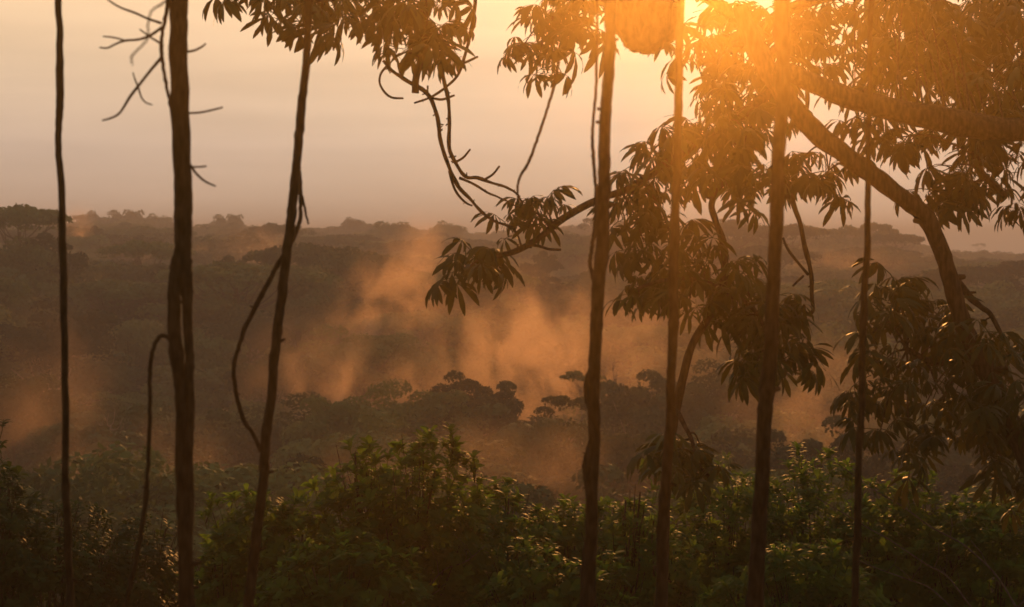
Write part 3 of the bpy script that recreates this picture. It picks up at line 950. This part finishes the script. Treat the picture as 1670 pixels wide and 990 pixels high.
# --- slender tree with a crooked stem in the middle right
sb = at(1080, 1010, 20)
sgz = float(ground_z(np.array(sb.x), np.array(sb.y)))
slim = empty('umbrella_tree', (sb.x, sb.y, sgz))
tag(slim, 'slender crooked-stemmed tree with hanging leaf bunches between the right lianas', 'tree')
e = at(1075, 1500, 20)
limb(slim, [(1076, 1900, 20, 22), (1078, 1400, 20, 20), (1080, 1010, 20, 18), (1084, 850, 20, 17), (1090, 740, 20, 16), (1104, 660, 20, 15), (1115, 610, 20, 14), (1130, 560, 20, 13), (1152, 525, 20, 13), (1170, 490, 20, 12), (1182, 450, 20, 13), (1180, 400, 20, 12), (1168, 362, 20, 11), (1160, 335, 20, 11), (1168, 312, 20, 9)], 'trunk', 10, .2, 6, 8)
limb_with_leaves(slim, [(1168, 312, 20, 9), (1185, 290, 20, 8), (1200, 260, 20, 7), (1215, 225, 20, 6)],
                 jit([(1180, 300), (1205, 290), (1185, 245), (1215, 235), (1240, 290), (1160, 225), (1235, 200), (1150, 260), (1195, 195)], 8, 11, 19.4, 20.8), 11)
limb_with_leaves(slim, [(1175, 470, 20, 8), (1130, 455, 19.8, 7), (1080, 458, 19.6, 6), (1040, 470, 19.6, 5)],
                 jit([(1040, 480), (1065, 490), (1100, 470), (1120, 490), (1085, 440), (1145, 440), (1125, 425)], 7, 9, 19.2, 20.4), 12)
limb_with_leaves(slim, [(1178, 480, 20, 9), (1210, 490, 20, 8), (1240, 520, 20.2, 7), (1255, 570, 20.2, 6)],
                 jit([(1170, 450), (1200, 460), (1185, 495), (1215, 510), (1250, 500), (1275, 520), (1240, 560), (1225, 600), (1260, 590), (1285, 585), (1255, 540)], 8, 10, 19.5, 20.8), 13)
limb_with_leaves(slim, [(1100, 665, 20, 9), (1115, 690, 19.8, 8), (1128, 715, 19.7, 7), (1135, 750, 19.6, 6), (1160, 780, 19.6, 5)],
                 jit([(1085, 745), (1110, 735), (1150, 730), (1120, 765), (1160, 765), (1080, 775)], 6, 8, 19.2, 20.2), 14)
flush_extra(slim)

# --- hanging branch at the top left of centre
hb = at(690, -40, 19)
hang = empty('hanging_branch', hb)
tag(hang, 'leafy branch with bare twisted twigs hanging from the top left of centre', 'branch')
limb_with_leaves(hang, [(700, -260, 19, 20), (694, -40, 19, 18), (692, 20, 19, 16), (690, 80, 19, 14), (680, 120, 19, 12), (677, 152, 19, 12)],
                 [(600, 6, 19.2, 6), (625, 26, 18.8, 5), (640, 61, 19, 5), (660, 16, 19.3, 6), (690, 26, 18.8, 6), (700, 71, 19.1, 5), (655, 86, 18.9, 4, .9), (735, 61, 19, 5), (750, 81, 18.8, 4, .85), (720, 96, 19.2, 4, .85), (670, -24, 19, 5), (580, -14, 19.2, 4), (715, 1, 19.1, 5)], 21)
limb_with_leaves(hang, [(694, -40, 19, 12), (640, -30, 18.9, 10), (570, -8, 18.8, 9), (505, 2, 18.7, 8), (440, -6, 18.7, 6), (400, -5, 18.7, 4)],
                 [(500, 11, 18.7, 7), (480, 26, 18.5, 5), (525, 26, 18.9, 5), (550, 21, 18.6, 5), (505, 46, 18.7, 4, .9), (465, 6, 18.9, 4), (400, -9, 18.7, 4), (430, -12, 18.5, 4), (390, -24, 18.9, 4)], 22)
d = 19.0
limb(hang, [(625, 98, d, 4.8), (640, 115, d, 5.6), (658, 128, d, 6.0), (678, 140, d, 7.2), (695, 152, d, 7.2), (706, 168, d, 7.2), (714, 195, d, 6.8), (718, 225, d, 6.8), (726, 255, d, 6.8), (735, 280, d, 6.8), (748, 305, d, 6.4), (766, 325, d, 5.6), (785, 345, d, 5.2), (802, 358, d, 4.8), (822, 366, 19.3, 4.2), (840, 372, 19.7, 3.6)], 'dead_stem', 8, .45, 8, 20)
limb(hang, [(718, 110, d, 6.4), (725, 135, d, 6.4), (732, 165, d, 6.4), (733, 200, d, 6.4), (733, 240, d, 7.2), (742, 265, d, 6.4), (758, 288, d, 6.4), (778, 290, d, 5.6), (800, 297, d, 5.2), (824, 304, d, 4.4), (842, 316, 19.4, 3.6), (852, 330, 19.8, 3)], 'dead_stem', 8, .45, 8, 18)
limb(hang, [(777, -30, d, 6.4), (773, 15, d, 6.0), (768, 50, d, 5.6), (760, 85, d, 5.2), (748, 118, d, 4.8), (730, 140, d, 4.0), (705, 157, d, 4.0), (675, 168, d, 3.2)], 'dead_stem', 7, .25, 5, 6)
limb(hang, [(632, 106, d, 4.0), (621, 120, d, 4.0), (619, 135, d, 4.0), (627, 150, d, 4.0), (640, 159, d, 3.6), (658, 160, d, 3.2)], 'dead_twig', 6, .25, 6)
limb(hang, [(752, 104, d, 4.0), (766, 98, d, 4.0), (780, 92, d, 3.2)], 'dead_twig', 6, .2, 4)
limb(hang, [(704, 160, d, 4.0), (722, 162, d, 4.0), (742, 155, d, 3.2)], 'dead_twig', 6, .2, 4)
limb(hang, [(695, 152, d, 3.2), (697, 146, d, 3.2), (697, 140, d, 3.2)], 'dead_twig', 6, .2, 4)
limb(hang, [(740, 266, d, 4.0), (755, 258, d, 4.0), (767, 244, d, 3.2)], 'dead_twig', 6, .2, 4)
limb(hang, [(792, 292, d, 4.0), (805, 284, d, 4.0), (815, 271, d, 3.2)], 'dead_twig', 6, .2, 4)
limb(hang, [(748, 290, d, 4.8), (772, 300, d, 4.4), (795, 313, d, 4.0), (812, 320, d, 3.2), (830, 330, 19.4, 2.8), (846, 338, 19.8, 2.4)], 'dead_twig', 6, .25, 4, 3)
limb(hang, [(732, 278, d, 4.8), (740, 305, d, 4.4), (750, 322, d, 4.4), (760, 332, d, 3.6), (770, 336, d, 3.2)], 'dead_twig', 6, .25, 4, 5)
limb(hang, [(649, 100, d, 3.2), (651, 112, d, 3.2), (656, 125, d, 2.8)], 'dead_twig', 6, .2, 4)


# --- hanging nest
def nest():
    c = at(1056, 28, 20.5)
    v, f = ico(5)
    mb = MB()
    sx = 55 * 20.8 / F; sz = 58 * 20.8 / F
    V = []
    for p in v:
        n = mnoise.fractal(p * 2.6, 1.0, 2.0, 5) * .11 + mnoise.noise(p * 14) * .03
        q = p * (1 + n)
        w = 1.0 + .25 * max(q.z, 0)
        V.append(Vector((q.x * sx * w, q.y * sx * .9 * w, q.z * sz)))
    mb.add(V, f)
    o = mb.build('hanging_nest', M_nest, origin=None)
    o.location = c
    tag(o, 'rounded crusty brown nest hanging from the top branch between two lianas', 'nest')
    # ragged fibres on the crust
    fb = MB(); g = random.Random(3)
    for i in range(260):
        p = V[g.randrange(len(V))]
        nrm = p.normalized()
        e = p + nrm * g.uniform(.008, .03) + Vector((g.uniform(-.012, .012), g.uniform(-.01, .01), -g.uniform(0, .02)))
        fb.tube([p * .98, e], [.005, .0015], 3, cap=False)
    t = fb.build('fibres', M_nest, o, origin=(0, 0, 0)); t['kind'] = 'stuff'


nest()


# ------------------------------------------------------------------ shrubs
def sprig(name, seed, mat, L=.15, n=13, narrow=.21, upright=.55):
    g = random.Random(seed)
    mb = MB()
    mb.tube([(0, 0, -.22), (.01, 0, -.1), (0, 0, .02)], [.006, .005, .004], 3, cap=False)
    for k in range(n):
        ph = k * 2.4 + g.uniform(-.3, .3)
        z0 = -.07 + .08 * k / n
        el = upright + g.uniform(-.35, .35) + .35 * k / n
        l = L * g.uniform(.75, 1.15); W = l * narrow * g.uniform(.85, 1.2)
        p = Vector((0, 0, z0)); rows = []
        side = Vector((-math.sin(ph), math.cos(ph), 0))
        ts = [0, .35, .7, 1.0]; ws = [.12, .75, 1.0, .12]
        for i, t in enumerate(ts):
            if i:
                e = el - .9 * t * t
                p = p + Vector((math.cos(ph) * math.cos(e), math.sin(ph) * math.cos(e), math.sin(e))) * l * (t - ts[i - 1])
            rows += [p - side * W * ws[i], p + side * W * ws[i]]
        mb.add(rows, [(2 * i, 2 * i + 1, 2 * i + 3, 2 * i + 2) for i in range(3)])
    return mb.mesh(name, mat)


SPR = [sprig('leaf_sprig', 300 + i, M_shrub) for i in range(6)]
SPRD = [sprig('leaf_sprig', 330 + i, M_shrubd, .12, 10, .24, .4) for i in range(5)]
SPRN = [sprig('leaf_sprig', 360 + i, M_shrub, .16, 13, .16, .65) for i in range(5)]


def shrub(px, py, d, wpx, hpx, depth, label, seed, kinds, nspr=260, nin=350, lump=.28, name='shrub', tall=()):
    """a bush whose crown spans wpx by hpx photo pixels with its top at (px, py)"""
    g = random.Random(seed)
    top = at(px, py, d)
    rx = wpx * d / F / 2; rz = hpx * d / F / 2
    c = top - Vector((0, 0, rz))
    gz = float(ground_z(np.array(c.x), np.array(c.y)))
    o = empty(name, (c.x, c.y, gz))
    rel = Vector((0, 0, c.z - gz))
    off = Vector((seed * 3.7, seed * 1.3, 0))

    def surf(u):
        k = 1 + lump * mnoise.noise(u * 1.9 + off) + lump * .6 * mnoise.noise(u * 4.3 + off)
        return Vector((u.x * rx * k, u.y * depth / 2 * k, u.z * rz * k))

    def rdir(low):
        while True:
            u = Vector((g.gauss(0, 1), g.gauss(0, 1), g.gauss(0, 1))).normalized()
            if u.z > low and (u.y < .45 or g.random() < .4): return u
    stems = MB(); fork = rel + Vector((0, 0, -rz * .9))
    if fork.z < .5: fork.z = .5
    pp = spline([(0, 0, -.3), (g.uniform(-.1, .1), 0, fork.z * .5), fork], 4)
    stems.tube(pp, [.075 - .03 * i / len(pp) for i in range(len(pp))], 7, .2)
    stems.build('stem', M_bark, o, origin=(0, 0, 0))
    br = MB()
    ends = []
    for i in range(26):
        u = rdir(-.3); e = rel + surf(u) * g.uniform(.75, .96)
        m = fork.lerp(e, .5) + Vector((g.uniform(-.15, .15), g.uniform(-.15, .15), g.uniform(-.1, .12)))
        q = spline([fork, m, e], 4)
        br.tube(q, [.028 * (1 - .8 * k / len(q)) + .003 for k in range(len(q))], 5, .2)
        ends.append(m)
        for t in range(3):
            e2 = e + Vector((g.uniform(-.4, .4), g.uniform(-.4, .4), g.uniform(-.2, .35))) * .7
            br.tube([m.lerp(e, .5), m.lerp(e2, .6), e2], [.010, .007, .004], 4, cap=False)
    bo = br.build('branches', M_bark, o, origin=(0, 0, 0)); bo['kind'] = 'stuff'

    def placement(p, u):
        up = (u * .75 + Vector((0, 0, 1)) * g.uniform(.3, 1.0) + Vector((g.uniform(-.4, .4), g.uniform(-.4, .4), 0))).normalized()
        rot = up.to_track_quat('Z', 'Y').to_matrix().to_4x4() @ Matrix.Rotation(g.uniform(0, 6.28), 4, 'Z')
        return Matrix.Translation(p) @ rot @ Matrix.Scale(g.uniform(.8, 1.25), 4)
    for i in range(nspr):
        u = rdir(-.45)
        p = rel + surf(u) * g.uniform(.88, 1.04)
        s = bpy.data.objects.new('leaf_sprig', g.choice(kinds)); link(s, o)
        s.matrix_local = placement(p, u)
    for (tx, ty) in tall:       # shoots standing above the outline
        p1 = at(tx, ty, d - depth * .1) - Vector((c.x, c.y, gz))
        p0 = p1 - Vector((g.uniform(-.1, .1), 0, .32))
        sh = MB(); sh.tube([p0, (p0 + p1) / 2 + Vector((.02, 0, 0)), p1], [.008, .006, .004], 4); sh.build('shoot', M_bark, o, origin=(0, 0, 0))
        for k in range(3):
            s = bpy.data.objects.new('leaf_sprig', g.choice(kinds)); link(s, o)
            s.matrix_local = Matrix.Translation(p1.lerp(p0, k * .3)) @ Matrix.Rotation(g.uniform(0, 6.28), 4, 'Z') @ Matrix.Scale(1 - .1 * k, 4)
    mb = MB()
    for i in range(nin):
        u = rdir(-.9); p = rel + surf(u) * g.uniform(.45, .93)
        M = placement(p, u); me = g.choice(kinds)
        mb.add([M @ v.co for v in me.vertices], [tuple(q.vertices) for q in me.polygons])
    f = mb.build('foliage', kinds[0].materials[0], o, origin=(0, 0, 0)); f['kind'] = 'stuff'
    tag(o, label, 'shrub', 'shrubs along the foot of the view')
    return o


shrub(655, 716, 24.0, 390, 560, 3.0, 'big domed green shrub standing tallest in the middle', 1, SPR, 300, 1000, .2, tall=[(735, 698), (772, 745)])
shrub(805, 800, 25.2, 260, 460, 2.6, 'green shrub shouldering the big domed shrub on its right', 2, SPR, 276, 512)
shrub(420, 805, 24.0, 260, 460, 2.4, 'green shrub between the thick liana and the leaning liana', 3, SPR, 264, 512, tall=[(345, 812)])
shrub(930, 815, 25.8, 230, 430, 2.6, 'bright green shrub at the foot of the straight middle liana', 4, SPR, 264, 480)
shrub(1040, 825, 24.6, 200, 430, 2.4, 'dark green shrub behind the foot of the crooked slender tree', 5, SPRN, 241, 448)
shrub(1190, 765, 26.5, 300, 520, 2.8, 'lime green shrub left of the thick right liana', 6, SPRN, 300, 608)
shrub(1340, 760, 27.0, 300, 540, 3.0, 'lime green shrub just right of the thick right liana', 7, SPRN, 300, 608, tall=[(1300, 728)])
shrub(1480, 770, 26.0, 300, 480, 3.0, 'tangled green shrub under the drooping right leaf bunches', 8, SPR, 276, 512)
shrub(1620, 800, 25.0, 260, 480, 2.8, 'shadowed green shrub in the lower right corner', 9, SPR, 252, 512)
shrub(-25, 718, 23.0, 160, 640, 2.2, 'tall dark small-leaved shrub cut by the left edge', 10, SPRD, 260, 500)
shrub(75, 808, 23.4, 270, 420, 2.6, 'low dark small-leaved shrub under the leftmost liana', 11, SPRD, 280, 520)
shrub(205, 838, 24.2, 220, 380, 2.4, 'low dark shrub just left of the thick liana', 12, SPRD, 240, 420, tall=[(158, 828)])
shrub(560, 880, 22.0, 300, 330, 2.2, 'dim green shrub in front of the big domed shrub at the bottom', 13, SPR, 229, 480)
shrub(890, 900, 22.5, 300, 330, 2.2, 'dim green shrub at the bottom just left of the straight middle liana', 14, SPR, 180, 280)
shrub(1290, 890, 23.0, 330, 330, 2.2, 'dim green shrub at the bottom around the thick right liana', 15, SPRN, 190, 280)


# bare grey twigs arching through the right shrubs
def bare_branch(pts, label):
    pp, rr = pix_path(pts, 6, .01)
    o = empty('dry_branch', pp[-1])
    rr = [r * .55 for r in rr]
    mb = MB(); mb.tube(pp, rr, 6, .25)
    mb.build('stem', M_dry, o)
    g = random.Random(int(pts[0][0] * 7))
    for i in range(5):
        k = g.randrange(2, len(pp) - 3); b = pp[k]
        e = b + Vector((g.uniform(-.25, .25), g.uniform(-.1, .1), g.uniform(.08, .35)))
        t = MB(); t.tube([b, b.lerp(e, .5) + Vector((.03, 0, 0)), e], [rr[k] * .6, rr[k] * .45, rr[k] * .25], 5)
        t.build('twig', M_dry, o)
    tag(o, label, 'branch', 'dry branches in the right shrubs')


bare_branch([(1365, 755, 23.6, 3), (1420, 795, 23.5, 4), (1470, 825, 23.4, 4.5), (1520, 860, 23.3, 5), (1580, 895, 23.3, 6), (1640, 960, 23.4, 7), (1690, 1060, 23.4, 8)], 'uppermost bare grey branch slanting through the right shrubs')
bare_branch([(1330, 810, 23.2, 3), (1390, 845, 23.1, 4), (1450, 880, 23.0, 4.5), (1510, 920, 23.0, 5), (1550, 945, 23.0, 5.5), (1610, 1030, 23, 6)], 'middle bare grey branch slanting through the right shrubs')
bare_branch([(1400, 915, 22.8, 3), (1440, 930, 22.7, 4), (1480, 945, 22.6, 4.5), (1520, 962, 22.6, 5), (1570, 1010, 22.6, 6)], 'lowest short bare grey branch in the right shrubs')
bare_branch([(690, 1010, 22.9, 5), (700, 960, 22.9, 4.5), (725, 930, 22.9, 4), (760, 915, 22.9, 3), (790, 890, 22.9, 2)], 'bare twig rising beneath the big domed shrub')
